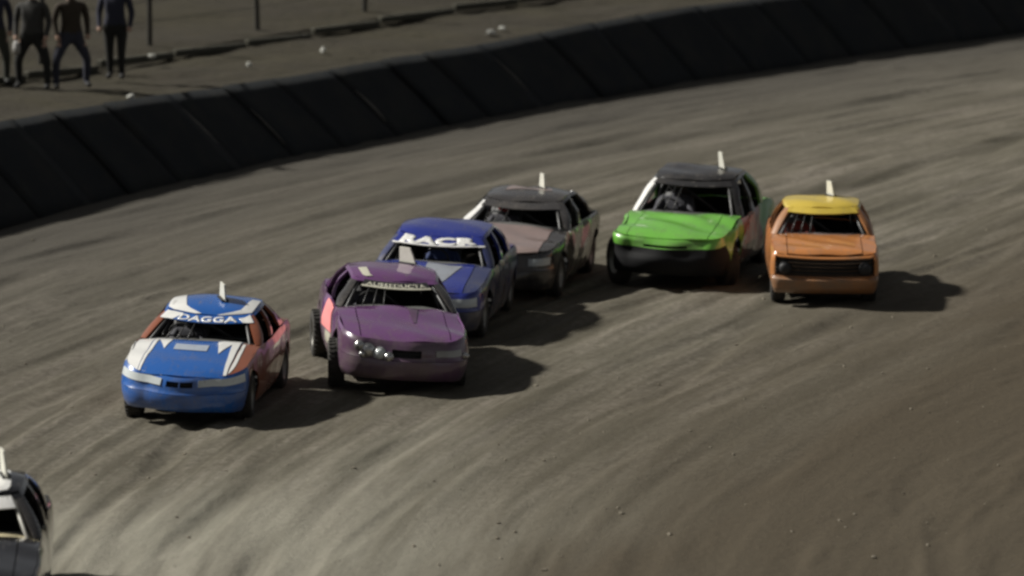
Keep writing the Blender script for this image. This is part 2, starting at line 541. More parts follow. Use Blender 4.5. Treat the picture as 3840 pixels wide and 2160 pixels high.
# ------------------------------------------------------------------ cars
def spline(pts):
    xs = np.array([p[0] for p in pts], float); zs = np.array([p[1] for p in pts], float)
    o = np.argsort(xs); xs = xs[o]; zs = zs[o]
    d = np.diff(zs) / np.diff(xs)
    mm = np.zeros(len(xs)); mm[0] = d[0]; mm[-1] = d[-1]
    for i in range(1, len(xs) - 1):
        mm[i] = 0 if d[i - 1] * d[i] <= 0 else 2 * d[i - 1] * d[i] / (d[i - 1] + d[i])
    def f(x):
        x = min(max(x, xs[0]), xs[-1])
        i = min(max(int(np.searchsorted(xs, x)) - 1, 0), len(xs) - 2)
        h = xs[i + 1] - xs[i]; s = (x - xs[i]) / h
        return float((1 + 2 * s) * (1 - s) ** 2 * zs[i] + s * (1 - s) ** 2 * h * mm[i] + s * s * (3 - 2 * s) * zs[i + 1] + s * s * (s - 1) * h * mm[i + 1])
    return f

class Outline:
    def __init__(s, xf, xr, w, bf, br, a, b_, ar, brr):
        s.xf, s.xr, s.w, s.bf, s.br, s.a, s.b, s.ar, s.brr = xf, xr, w, bf, br, a, b_, ar, brr
        s.xs = xf - bf - a; s.xe = xr + br + ar
        s.wF = w(s.xs); s.wR = w(s.xe)
    def p(s, S):
        S = S % 8.0
        k = int(S); t = S - k
        if k >= 5 and not (k == 4):
            x, y = s.p((1 - S) % 8.0) if k in (5, 6, 7) else (0, 0)
            return x, -y
        if k == 0:
            y = (1 - 2 * t) * (s.wF - s.b)
            return s.xf - s.bf * (1 - 2 * t) ** 2, y
        if k == 1:
            A = t * math.pi / 2
            return s.xf - s.bf - s.a * (1 - math.cos(A)), -(s.wF - s.b) - s.b * math.sin(A)
        if k == 2:
            x = s.xs + (s.xe - s.xs) * t
            return x, -s.w(x)
        if k == 3:
            A = t * math.pi / 2
            return s.xe - s.ar * math.sin(A), -(s.wR - s.brr) - s.brr * math.cos(A)
        y = (2 * t - 1) * (s.wR - s.brr)
        return s.xr + s.br * (2 * t - 1) ** 2, y
    def n(s, S):
        e = 0.01
        x0, y0 = s.p(S - e); x1, y1 = s.p(S + e)
        dx, dy = x1 - x0, y1 - y0
        L = math.hypot(dx, dy) or 1
        return -dy / L, dx / L           # clockwise run seen from above: outward is to the left of travel
    def side(s, x):                      # S on the -Y side for a given x
        return 2 + (s.xs - x) / (s.xs - s.xe)
    def hw(s, x):
        if x > s.xf - s.bf:
            return (s.wF - s.b) * math.sqrt(max(0, (s.xf - x) / max(s.bf, 1e-6)))
        if x > s.xs:
            cs_ = 1 - (s.xf - s.bf - x) / s.a
            return (s.wF - s.b) + s.b * math.sqrt(max(0, 1 - cs_ * cs_))
        if x >= s.xe:
            return s.w(x)
        if x >= s.xr + s.br:
            sn = (s.xe - x) / s.ar
            return (s.wR - s.brr) + s.brr * math.sqrt(max(0, 1 - sn * sn))
        return (s.wR - s.brr) * math.sqrt(max(0, (x - s.xr) / max(s.br, 1e-6)))

def frange(a, b_, n):
    return [a + (b_ - a) * i / n for i in range(n + 1)]

class Car:
    def __init__(c, sp):
        c.sp = sp
        c.name = sp['name']
        c.root = empty(c.name, sp['loc'], sp['rz'], sp.get('roll', 0), sp.get('pitch', 0))
        tag(c.root, sp['label'], 'race car', 'stock cars racing round the dirt track')
        W = sp['W']; xf, xr = sp['xf'], sp['xr']; xm = (xf + xr) / 2; hl = (xf - xr) / 2
        tp = sp.get('taper', 0.07)
        c.w = lambda x: W - tp * abs((x - xm) / hl) ** 2.6
        c.O = Outline(xf, xr, c.w, sp.get('bf', .10), sp.get('br', .06), sp.get('ca', .28), sp.get('cb', .30), .22, .25)
        c.ztop = spline(sp['ztop'])
        c.xw = sp['xw']; c.rw = sp['rw']; c.Ra = sp['rw'] + 0.075
        gi = sp.get('ginset', 0.05)
        c.G0 = Outline(sp['xc'], sp['xg'], lambda x: c.w(x) - gi, .16, .10, .10, .12, .12, .14)
        rw = sp['roofw']
        xm2 = (sp['r1'] + sp['r2']) / 2; hl2 = (sp['r1'] - sp['r2']) / 2
        c.G1 = Outline(sp['r1'], sp['r2'], lambda x: rw - 0.05 * ((x - xm2) / hl2) ** 2, .09, .08, .09, .10, .10, .12)
        c.seed = sp['seed']
        c.z0 = sp.get('z0', .2)
        rg = random.Random(sp['seed'])
        c.ph = [(rg.uniform(1.5, 4.5), rg.uniform(1.5, 4.5), rg.uniform(2, 6), rg.uniform(0, 6.28)) for _ in range(4)]
        c.damp = sp.get('dent', 0.012)
        c.parts = {}

    def dent(c, x, y, z):
        a = 0
        for (fx, fy, fz, p) in c.ph:
            a += math.sin(fx * x + fy * y + fz * z + p) + 0.55 * math.sin(3.1 * fx * x - 2.6 * fy * y + 2 * fz * z + 2.3 * p)
        return a * c.damp * 0.7

    # surfaces
    def body(c, S, v, off=0.0):
        Sm = S % 8.0
        x, y = c.O.p(Sm); nx, ny = c.O.n(Sm)
        fw = 1.0 if Sm < 1 else (max(0, 1 - (Sm - 1)) if Sm < 2 else (max(0, Sm - 7) if Sm > 7 else 0.0))
        rw_ = 1.0 if 4 <= Sm <= 5 else (max(0, Sm - 3) if 3 < Sm < 4 else (max(0, 6 - Sm) if 5 < Sm < 6 else 0.0))
        zt = c.ztop(x)
        zb = c.z0
        if fw < 0.95:
            for xw in c.xw:
                dx = abs(x - xw)
                if dx < c.Ra:
                    zb = max(zb, min(c.rw + math.sqrt(c.Ra ** 2 - dx * dx), zt - 0.08))
        z = zb + v * (zt - zb)
        vv = (z - c.z0) / (zt - c.z0)
        side = np.interp(vv, [0, .12, .35, .6, .85, .95, 1], [-.05, -.02, .005, .012, -.004, -.018, -.045])
        fr = np.interp(vv, c.sp.get('fv', [0, .1, .3, .5, .56, .75, .92, 1]), c.sp.get('fo', [-.05, .0, .03, .03, -.005, -.02, -.05, -.085]))
        re = np.interp(vv, [0, .2, .45, .5, .8, 1], [-.03, .03, .03, 0, -.01, -.05])
        o = side * (1 - fw - rw_) + fr * fw + re * rw_ + off + c.dent(x, y, z) * (0.4 + 0.6 * min(1, vv * 1.4))
        return Vector((x + nx * o, y + ny * o, z))

    def top(c, x, t, off=0.0):
        sh = 0.045
        xx = x
        hw = c.O.hw(xx) - sh
        if x > c.O.xs:
            f = (x - c.O.xs) / (c.O.xf - c.O.xs)
            xx = x - 0.085 * f
        if x < c.O.xe:
            f = (c.O.xe - x) / (c.O.xe - c.O.xr)
            xx = x + 0.05 * f
        hw = max(hw, 0.0)
        crown = c.sp.get('crown', .05) * (1 - abs(t) ** 2.2)
        if x > c.O.xs:
            crown *= 1 - 0.85 * ((x - c.O.xs) / (c.O.xf - c.O.xs)) ** 2
        z = c.ztop(x) + crown + off
        y = t * hw
        return Vector((xx, y, z + 0.7 * c.dent(xx * 1.2, y, 2.0)))

    def bonnet(c, u, t, off=0.0):       # u 0 at the cowl, 1 at the lip
        x0 = c.sp['xc'] + 0.03 - 0.14 * t * t
        x1 = c.O.xf - 0.03 - c.O.bf * t * t * 0.9
        return c.top(x0 + (x1 - x0) * u, t * 0.80 * (c.w(c.O.xs) - 0.1) / max(0.3, c.O.hw(x0 + (x1 - x0) * u) - .045), off)

    def gh(c, S, v, off=0.0):
        Sm = S % 8.0
        x0, y0 = c.G0.p(Sm); x1, y1 = c.G1.p(Sm); nx, ny = c.G1.n(Sm)
        z0 = c.ztop(x0) + (0.012 if 1 < Sm < 8 else c.sp.get('crown', .05) * 0.6)
        z1 = c.zr(x1) - 0.05
        bl = 0.035 * 4 * v * (1 - v) + off + c.dent(x0, y0, v) * 0.5
        return Vector((x0 + (x1 - x0) * v + nx * bl, y0 + (y1 - y0) * v + ny * bl, z0 + (z1 - z0) * v))

    def zr(c, x):
        xm = (c.sp['r1'] + c.sp['r2']) / 2 - c.sp.get('peak', .14)
        return c.sp['zr'] - 0.06 * ((x - xm) / ((c.sp['r1'] - c.sp['r2']) / 2)) ** 2

    def roof(c, u, t, off=0.0):         # u 0 rear .. 1 front
        x = c.sp['r2'] + 0.001 + (c.sp['r1'] - c.sp['r2'] - 0.002) * u
        hw = c.G1.hw(x)
        y = t * hw
        return Vector((x, y, c.zr(x) - 0.05 * abs(t) ** 3 - 0.05 * max(abs(2 * u - 1) ** 8 - 0.0, 0) * (1 - abs(t) ** 3) + off + 0.8 * c.dent(x, y, 5.0)))

    # builders
    def sheet(c, name, fn, us, vs, mat, parent=None, thick=0.018, flip=False, label=None, extra=None):
        bm = bmesh.new()
        c._add(bm, fn, us, vs, flip)
        if extra:
            for (f2, u2, v2, fl) in extra:
                c._add(bm, f2, u2, v2, fl)
        o = bm_obj(name, bm, parent or c.root, [mat, M['black']])
        s = o.modifiers.new('thick', 'SOLIDIFY'); s.thickness = thick; s.offset = -1
        s.material_offset = 1; s.material_offset_rim = 0
        e = o.modifiers.new('edges', 'EDGE_SPLIT'); e.split_angle = R(38)
        if label: o['label'] = label
        return o

    def _add(c, bm, fn, us, vs, flip=False):
        P = [[bm.verts.new(fn(u, v)) for v in vs] for u in us]
        vote = 0.0                       # wind every sheet so that its outside looks away from the car's long axis
        for i in range(len(us) - 1):
            for j in range(len(vs) - 1):
                a, b_, d = P[i][j].co, P[i][j + 1].co, P[i + 1][j].co
                e = P[i + 1][j + 1].co
                nrm = (e - a).cross(d - b_)
                m_ = (a + b_ + d + e) / 4
                vote += nrm.dot(m_ - Vector((min(max(m_.x, -1.4), 1.2), 0, .5)))
        flip = vote < 0
        for i in range(len(us) - 1):
            for j in range(len(vs) - 1):
                q = (P[i][j], P[i][j + 1], P[i + 1][j + 1], P[i + 1][j])
                try:
                    bm.faces.new(q[::-1] if flip else q)
                except ValueError:
                    pass

    def quad(c, name, fn, corners, mat, parent, n=10, off=0.008, flip=True, thick=0.003, label=None):
        (a, b_, d, e) = corners
        def f(u, v):
            p = [(a[k] * (1 - u) + b_[k] * u) * (1 - v) + (e[k] * (1 - u) + d[k] * u) * v for k in (0, 1)]
            return fn(p[0], p[1], off)
        return c.sheet(name, f, frange(0, 1, n), frange(0, 1, n), mat, parent, thick, flip, label)

    def text(c, s, fn, mat, parent, height=1.0, width=1.0, name='lettering', bold=0.0, off=0.02):
        """letters laid on a surface; fn(u, v) with u from picture left to right of the banner, v up"""
        cu = bpy.data.curves.new(name, 'FONT')
        cu.body = s; cu.size = 1; cu.align_x = 'LEFT'; cu.offset = bold; cu.resolution_u = 3
        tmp = bpy.data.objects.new(name, cu); C.objects.link(tmp)
        dg = bpy.context.evaluated_depsgraph_get()
        me = bpy.data.meshes.new_from_object(tmp.evaluated_get(dg))
        C.objects.unlink(tmp); bpy.data.objects.remove(tmp)
        bm = bmesh.new(); bm.from_mesh(me)
        bmesh.ops.triangulate(bm, faces=bm.faces)
        bmesh.ops.subdivide_edges(bm, edges=[e for e in bm.edges if e.calc_length() > 0.25], cuts=2)
        xs = [v.co.x for v in bm.verts]; zs = [v.co.y for v in bm.verts]
        x0, x1, z0, z1 = min(xs), max(xs), min(zs), max(zs)
        for v in bm.verts:
            v.co = fn((v.co.x - x0) / (x1 - x0), (v.co.y - z0) / (z1 - z0))
        me2 = bpy.data.meshes.new(name); bm.to_mesh(me2); bm.free()
        o = link(name, me2, parent, mat, False)
        sm = o.modifiers.new('thick', 'SOLIDIFY'); sm.thickness = 0.004; sm.offset = 0
        return o

    def wheel(c, x, y, steer=0.0, tyre_m=None, rim_m=None):
        r = c.rw; w = 0.10; s = 1 if y > 0 else -1
        bm = bmesh.new()
        add_lathe(bm, [(r * .60, -w * .9), (r * .70, -w * 1.05), (r * .88, -w * 1.08), (r * .97, -w * .85), (r, -w * .5), (r * 1.003, 0), (r, w * .5), (r * .97, w * .85), (r * .88, w * 1.08), (r * .70, w * 1.05), (r * .60, w * .9)])
        # tread blocks
        for k in range(30):
            A = 2 * math.pi * k / 30
            for yy_ in (-.055, .055):
                add_box(bm, (math.cos(A) * r, yy_, math.sin(A) * r), (0.018, .075, .035), Matrix.Rotation(-A, 3, 'Y'))
        o = bm_obj('wheel', bm, c.root, tyre_m or M['tyre'])
        o.modifiers.new('edges', 'EDGE_SPLIT').split_angle = R(45)
        o.location = (x, y, r); o.rotation_euler = (0, 0, steer)
        bm = bmesh.new()
        add_lathe(bm, [(0, s * .055), (r * .16, s * .06), (r * .2, s * .035), (r * .38, s * .045), (r * .46, s * .01), (r * .56, s * .06), (r * .62, s * .095), (r * .60, s * .05), (r * .56, -s * .08), (0, -s * .08)])
        for k in range(5):
            A = 2 * math.pi * k / 5
            add_lathe_b = bmesh.ops.create_cone(bm, cap_ends=True, segments=6, radius1=.014, radius2=.012, depth=.03,
                                               matrix=Matrix.Translation((math.cos(A) * r * .24, s * .055, math.sin(A) * r * .24)) @ Matrix.Rotation(R(90), 4, 'X'))
        ri = bm_obj('rim', bm, o, rim_m or M['rim'])
        ri.modifiers.new('edges', 'EDGE_SPLIT').split_angle = R(35)
        return o

    def build(c):
        sp = c.sp; O = c.O; G0, G1 = c.G0, c.G1
        mt = sp['mats']
        get = lambda k: mt.get(k, mt['body'])
        xw1, xw2 = c.xw; Ra = c.Ra
        SB = O.side(xw1 + Ra + 0.015)
        miss = sp.get('missing', ())
        vb = sp.get('vb', 0.52)
        # --- front end
        if 'front' not in miss:
            n = 44
            c.sheet('front_bumper', c.body, frange(1 - SB, SB, n), frange(0, vb - .01, 8), get('bumper'), thick=.03)
            gr = sp.get('grille', (.36, .64, .62, .80))
            v0, v1 = gr[2], gr[3]
            nose = c.sheet('nose_panel', c.body, frange(1 - SB, gr[0], 18), frange(vb, 1, 8), get('nose'),
                           extra=[(c.body, frange(gr[1], SB, 18), frange(vb, 1, 8), False),
                                  (c.body, frange(gr[0], gr[1], 14), frange(vb, v0, 3), False),
                                  (c.body, frange(gr[0], gr[1], 14), frange(v1, 1, 3), False)])
            g = c.sheet('grille', lambda u, v: c.body(u, v, -.06), frange(gr[0] - .06, gr[1] + .06, 16), frange(v0 - .03, v1 + .03, 4), M['black'], thick=.01)
            ns = sp.get('slats', 3)
            for k in range(ns):
                vv = v0 + (v1 - v0) * (k + .5) / ns
                c.sheet('slat', lambda u, v: c.body(u, v, -.025), frange(gr[0], gr[1], 14), [vv - .012, vv + .012], get('slat') if 'slat' in mt else M['black'], g, .01)
            if sp.get('split'):
                c.sheet('divider', lambda u, v: c.body(u, v, .0), [.49, .51], [v0, v1], get('bumper'), g, .03)
        for (s0, s1, v0, v1, mm) in sp.get('lights', ()):
            h = c.sheet('headlight', lambda u, v: c.body(u, v, .014), frange(s0, s1, 10), frange(v0, v1, 4), mm, thick=.02)
        for (s0, v0, rad, mm) in sp.get('round_lights', ()):
            p = c.body(s0, v0, .02); nx, ny = O.n(s0)
            bm = bmesh.new()
            add_lathe(bm, [(0, .05), (rad * .5, .046), (rad * .85, .03), (rad, .0), (rad * 1.1, .01), (rad * 1.12, -.04), (0, -.05)], 18)
            h = bm_obj('headlight', bm, c.root, mm)
            h.location = p; h.rotation_euler = (0, 0, math.atan2(ny, nx) - math.pi / 2)
        # --- bonnet
        if 'bonnet' not in miss:
            bn = c.sheet('bonnet', c.bonnet, frange(0, 1, 16), frange(-1, 1, 18), get('bonnet'), flip=True, thick=.025)
            for dc in sp.get('bonnet_decals', ()):
                c.quad(dc[0], c.bonnet, dc[1], dc[2], bn)
        xcow = sp['xc']
        c.sheet('cowl', lambda u, t: c.top(u, t, -.012), frange(xcow - .22, xcow + .06, 4), frange(-.97, .97, 14), get('cowl') if 'cowl' in mt else M['dash'], flip=True)
        # --- guards with arch and top strip, doors, quarters
        x_d0 = xw1 - Ra - .06
        x_b = sp['xb']
        x_q = min(xw2 + Ra + .05, x_b - .05)
        for sgn in (1, -1):
            SS = (lambda S: S) if sgn > 0 else (lambda S: 1 - S)
            fl = sgn < 0
            side = 'R' if sgn > 0 else 'L'
            def bfun(S, v, SS=SS): return c.body(SS(S), v)
            def gm(k):
                return mt.get(k + '_' + side, mt.get(k, mt['body']))
            xs_ = frange(O.side(xw1 + Ra + .012), O.side(x_d0 + .004), 30)
            if 'guard_' + side not in miss:
                tx = [O.xf - .05 - (O.xf - .05 - (xcow - .1)) * k / 20 for k in range(21)]
                def tf(x, k, sgn=sgn):
                    hb = 0.80 * (c.w(c.O.xs) - 0.1) + .012
                    hw = max(0.02, O.hw(x) - .045)
                    t0 = min(hb / hw, .995)
                    return c.top(x, -sgn * (t0 + (1 - t0) * k), -.002)
                gd = c.sheet('front_guard', bfun, xs_, frange(.86 if 'side_' + side in miss else 0, 1, 9), gm('guard'), flip=fl,
                        extra=[(tf, tx, frange(0, 1, 4), sgn < 0)])
                for dc in sp.get('guard_decals_' + side, ()):
                    c.quad(dc[0], (lambda x, k, off, tf=tf: tf(x, k) + Vector((0, 0, off))), dc[1], dc[2], gd, 8, .007, sgn < 0)
            # doors
            dr = c.sheet('door', bfun, frange(O.side(x_d0 - .004), O.side(x_b + .004), 14), frange(.1, 1, 9), gm('door'), flip=fl)
            if x_b - x_q > 0.3:
                d2 = c.sheet('door', bfun, frange(O.side(x_b - .004), O.side(x_q + .0), 12), frange(.1, 1, 9), gm('rear_door'), flip=fl)
            else:
                x_q = x_b - .008
            for dc in sp.get('door_decals_' + side, ()):
                c.quad(dc[0], lambda x, v, off, SS=SS: c.body(SS(O.side(x)), v, off), dc[1], dc[2], dr, 8, .007, not fl)
            c.sheet('sill', bfun, frange(O.side(x_d0), O.side(xw2 + Ra + .02), 18), [0, .05, .095], gm('sill'), flip=fl)
            c.sheet('rear_quarter', bfun, frange(O.side(x_q - .004), 3.0, 36) + frange(3.1, 3.9, 6), frange(0, 1, 9), gm('quarter'), flip=fl)
            # pillars
            def gfun(S, v, SS=SS): return c.gh(SS(S), v)
            c.sheet('front_pillar', gfun, frange(1.25, 2.01, 6), frange(-.02, .95, 8), gm('pillar_a'), flip=fl, thick=.04)
            sb = G0.side(x_b - 0.02)
            c.sheet('centre_pillar', gfun, frange(sb - .02, sb + .045, 3), frange(-.02, .95, 6), gm('pillar_b'), flip=fl, thick=.04)
            cp = sp.get('cpil', .84)
            c.sheet('rear_pillar', gfun, frange(2 + cp, 2.99, 5) + frange(3.1, 4.03, 5), frange(-.02, .95, 8), gm('pillar_c'), flip=fl, thick=.04)
        # --- rear
        c.sheet('rear_panel', c.body, frange(3.9, 5.1, 20), frange(0, 1, 9), get('rear'))
        c.sheet('boot_lid', lambda x, t: c.top(x, t, -.003), frange(O.xr + .03, sp['xg'] + .2, 12), frange(-.985, .985, 14), get('boot'), flip=True)
        # --- roof with its cant rails
        rf = c.sheet('roof', c.roof, frange(0.012, .988, 18), frange(-1, 1, 16), get('roof'), flip=True, thick=.03,
                     extra=[(c.gh, frange(0, 8, 64), frange(.90, 1.0, 3), False)])
        for dc in sp.get('roof_decals', ()):
            c.quad(dc[0], c.roof, dc[1], dc[2], rf)
        # --- visor strip
        vs_ = sp.get('visor')
        if vs_:
            v0, v1 = vs_['v']; a, b_ = vs_.get('S', (-.15, 1.15))
            vz = c.sheet('visor_strip', lambda S, v: c.gh(S, v, .014), frange(a, b_, 24), frange(v0, v1, 4), vs_['mat'], thick=.012)
            for dc in vs_.get('decals', ()):
                c.quad(dc[0], c.gh, dc[1], dc[2], vz, 8, .021, True)
            if vs_.get('text'):
                ta, tb, t0, t1 = vs_['box']
                c.text(vs_['text'], lambda u, v: c.gh(tb + (ta - tb) * u, t0 + (t1 - t0) * v, .020), vs_['tmat'], vz, bold=vs_.get('bold', .02))
            if vs_.get('edge'):
                c.sheet('trim_strip', lambda S, v: c.gh(S, v, .018), frange(a, b_, 24), [v0 - .035, v0 + .015], vs_['edge'], vz, .008)
        # --- roof fin
        f = sp.get('fin')
        if f:
            bm = bmesh.new()
            L, Hh, T = f.get('L', .34) * .9, f.get('H', .27) * .86, .02
            prof_ = [(-L / 2, 0), (L / 2, 0), (L / 2 * .8, Hh * .55), (L / 2 * .55, Hh), (-L / 2 * .75, Hh)]
            va = [bm.verts.new((x, -T / 2, z)) for x, z in prof_]; vb_ = [bm.verts.new((x, T / 2, z)) for x, z in prof_]
            bm.faces.new(va); bm.faces.new(vb_[::-1])
            for i in range(5):
                bm.faces.new((va[i], va[(i + 1) % 5], vb_[(i + 1) % 5], vb_[i]))
            bmesh.ops.recalc_face_normals(bm, faces=bm.faces)
            fo = bm_obj('number_fin', bm, c.root, M['plate'], False)
            p = c.roof(f['u'], f['t'])
            fo.location = p + Vector((0, 0, .0)); fo.rotation_euler = (f.get('lean', c.ph[0][3] * .05 - .15), c.ph[1][3] * .03 - .09, R(-90) - sp['rz'] + f.get('yaw', R(17)))
            bm = bmesh.new()
            add_box(bm, (0, 0, .01), (L * .9, .09, .02))
            bm_obj('fin_foot', bm, fo, M['black'], False)
        # --- chassis, cabin
        bm = bmesh.new()
        wi = sp['W'] - .30
        add_box(bm, ((O.xr + .15 + xcow) / 2, 0, .24), (xcow - O.xr - .3, 2 * (sp['W'] - .12), .06))
        add_box(bm, ((xcow + O.xf - .25) / 2, 0, .40), (O.xf - .25 - xcow, 2 * wi, .36))
        add_box(bm, (xcow - .02, 0, .55), (.06, 2 * (sp['W'] - .1), .55))
        add_box(bm, ((O.xr + .25 + xw2 + .3) / 2, 0, .42), (xw2 + .3 - O.xr - .25, 2 * wi, .36))
        for xw in c.xw:
            add_tube(bm, [(xw, -sp['tr'], c.rw), (xw, sp['tr'], c.rw)], .05)
        bm_obj('chassis', bm, c.root, M['black'], False)
        bm = bmesh.new()
        zd = c.ztop(xcow)
        vsx = add_box(bm, (xcow - .20, 0, zd - .07), (.26, 2 * (sp['W'] - .14), .16))
        bmesh.ops.bevel(bm, geom=list(bm.edges), offset=.03, segments=2, affect='EDGES')
        d = bm_obj('dashboard', bm, c.root, get('dash') if 'dash' in mt else M['dash'])
        dy = sp.get('drv', -.34)
        bm = bmesh.new()
        a = Vector((xcow - .42, dy, zd + .02))
        pts = [a + Vector((.07 * math.sin(A) * .4, .17 * math.cos(A), .17 * math.sin(A))) for A in frange(0, 2 * math.pi, 20)]
        add_tube(bm, pts, .014, 6)
        add_tube(bm, [a, (xcow - .22, dy, zd - .05)], .018, 6)
        add_tube(bm, [a + Vector((0, -.16, 0)), a + Vector((0, .16, 0))], .012, 6)
        bm_obj('steering_wheel', bm, c.root, M['black'])
        bm = bmesh.new()
        sx = x_b - 0.12
        add_box(bm, (sx + .22, dy, .42), (.5, .46, .14))
        add_box(bm, (sx - .06, dy, .78), (.12, .46, .72), Matrix.Rotation(R(-12), 3, 'Y'))
        add_box(bm, (sx - .16, dy, 1.08 * sp['zr'] / 1.35 - .06), (.10, .24, .2), Matrix.Rotation(R(-12), 3, 'Y'))
        bmesh.ops.bevel(bm, geom=list(bm.edges), offset=.035, segments=2, affect='EDGES')
        bm_obj('seat', bm, c.root, M['seat'])
        c.sheet('bulkhead', lambda S, v: c.gh(S, v, -.06), frange(4.0, 5.0, 8), frange(0, .5, 3), M['black'])
        # roll cage
        bm = bmesh.new()
        rw = sp['roofw'] - .10; wb = sp['W'] - .17; zt = sp['zr'] - .13
        xh = x_b - .10; xfr = sp['r1'] - .10
        for s in (1, -1):
            add_tube(bm, [(xcow - .12, s * wb, .3), (xcow - .14, s * (wb - .02), zd), (xfr, s * rw, zt - .02), (xh, s * rw, zt), (sp['r2'] + .1, s * rw, zt - .03), (xw2 - .05, s * (wb - .12), .5)], .022)
            add_tube(bm, [(xh, s * wb, .3), (xh, s * (wb - .02), .8), (xh, s * rw, zt)], .022)
            add_tube(bm, [(xcow - .15, s * wb, .45), (xh, s * wb, .75)], .02)
        add_tube(bm, [(xh, -rw, zt), (xh, rw, zt)], .022)
        add_tube(bm, [(xfr, -rw, zt - .02), (xfr, rw, zt - .02)], .022)
        add_tube(bm, [(xh, -wb, .78), (xh, wb, .78)], .022)
        add_tube(bm, [(xh, -rw, zt), (xw2 + .2, wb - .1, .45)], .022)
        bm_obj('roll_cage', bm, c.root, sp.get('cage', M['cage']))
        # windscreen bars ahead of the driver
        if sp.get('bars', True):
            bm = bmesh.new()
            for k in range(3):
                S = .5 - (dy + (k - 1) * .14) / (2 * (G0.wF - G0.b))
                add_tube(bm, [c.gh(S, 0, -.02), c.gh(S, .88, -.02)], .008, 6)
            bm_obj('windscreen_bars', bm, c.root, M['cage'])
        if sp.get('crash_bar'):          # bare front end: radiator and tube bar
            zl = c.ztop(O.xf)
            bm = bmesh.new()
            for zz in (.34, .56):
                add_tube(bm, [(O.xf - .30, -.74, zz - .02), (O.xf - .10, -.55, zz), (O.xf - .06, 0, zz), (O.xf - .10, .55, zz), (O.xf - .30, .74, zz - .02)], .032)
            for yy_ in (-.5, -.18, .18, .5):
                add_tube(bm, [(O.xf - .09, yy_, .30), (O.xf - .09, yy_, .60)], .024)
            bm_obj('crash_bar', bm, c.root, M['black'])
            bm = bmesh.new()
            add_box(bm, (O.xf - .24, 0, .50), (.06, .80, .42))
            rd = bm_obj('radiator', bm, c.root, M['cage'], False)
            for k in range(6):
                bm = bmesh.new()
                add_box(bm, (O.xf - .205, 0, .34 + .065 * k), (.02, .76, .012))
                bm_obj('fin', bm, rd, M['black'], False)
            bm = bmesh.new()
            add_box(bm, (xw1 + .1, 0, .62), (.9, 1.1, .24))
            for s in (1, -1):
                add_tube(bm, [(xw1, s * .50, .62), (xw1, s * .50, .9)], .06)
                add_tube(bm, [(O.xf - .3, s * .55, .45), (xcow, s * .62, .72)], .04)
            bmesh.ops.bevel(bm, geom=list(bm.edges), offset=.02, segments=1, affect='EDGES')
            bm_obj('engine_bay', bm, c.root, M['black'])
        # wheels
        st = sp.get('steer', 0)
        for s in (1, -1):
            c.wheel(xw1 + sp.get('push', {}).get(('f', s), (0, 0))[0], s * sp['tr'] + sp.get('push', {}).get(('f', s), (0, 0))[1], st, sp.get('tyre_m'), sp.get('rim_m'))
            c.wheel(xw2, s * sp['tr'] + sp.get('push', {}).get(('r', s), (0, 0))[1], 0, sp.get('tyre_m'), sp.get('rim_m'))
        # the body leans on its springs in the bend; the wheels stay on the ground
        br_ = sp.get('lean', 0)
        c.leanM = Matrix.Translation((0, 0, .35)) @ Matrix.Rotation(br_, 4, 'X') @ Matrix.Rotation(sp.get('dive', 0), 4, 'Y') @ Matrix.Translation((0, 0, -.35))
        for o in c.root.children:
            if not o.name.startswith('wheel'):
                o.matrix_local = c.leanM @ o.matrix_basis
        return c

# ------------------------------------------------------------------ people (one skinned body each)
def skin_mesh(name, joints, bones, sub=2):
    bm = bmesh.new()
    lay = bm.verts.layers.skin.verify()
    vv = {}
    for i, (k, (p, r)) in enumerate(joints.items()):
        v = bm.verts.new(p); v[lay].radius = (r, r) if not isinstance(r, tuple) else r
        v[lay].use_root = (i == 0)
        vv[k] = v
    for a, b_ in bones:
        bm.edges.new((vv[a], vv[b_]))
    me = bpy.data.meshes.new(name); bm.to_mesh(me); bm.free()
    o = bpy.data.objects.new(name, me); C.objects.link(o)
    s = o.modifiers.new('skin', 'SKIN'); s.use_smooth_shade = True
    u = o.modifiers.new('sub', 'SUBSURF'); u.levels = sub; u.render_levels = sub
    dg = bpy.context.evaluated_depsgraph_get(); dg.update()
    out = bpy.data.meshes.new_from_object(o.evaluated_get(dg))
    bpy.data.objects.remove(o)
    out.name = name
    return out

M['skin'] = plain('skin', (0.42, 0.27, 0.20), 0.55, 0, .1)
M['suit'] = plain('race_suit', (0.05, 0.05, 0.06), 0.8)
M['suit_blue'] = plain('race_suit_blue', (0.03, 0.05, 0.14), 0.8)
M['suit_red'] = plain('race_suit_red', (0.20, 0.03, 0.02), 0.8)
M['helmet_w'] = plain('helmet_white', (0.70, 0.69, 0.66), 0.25, 0, .04)
M['helmet_k'] = plain('helmet_black', (0.02, 0.02, 0.02), 0.25, 0, .04)
M['helmet_r'] = plain('helmet_red', (0.35, 0.04, 0.03), 0.25, 0, .04)
M['glass'] = plain('visor_smoke', (0.01, 0.01, 0.012), 0.1, 0, .02)

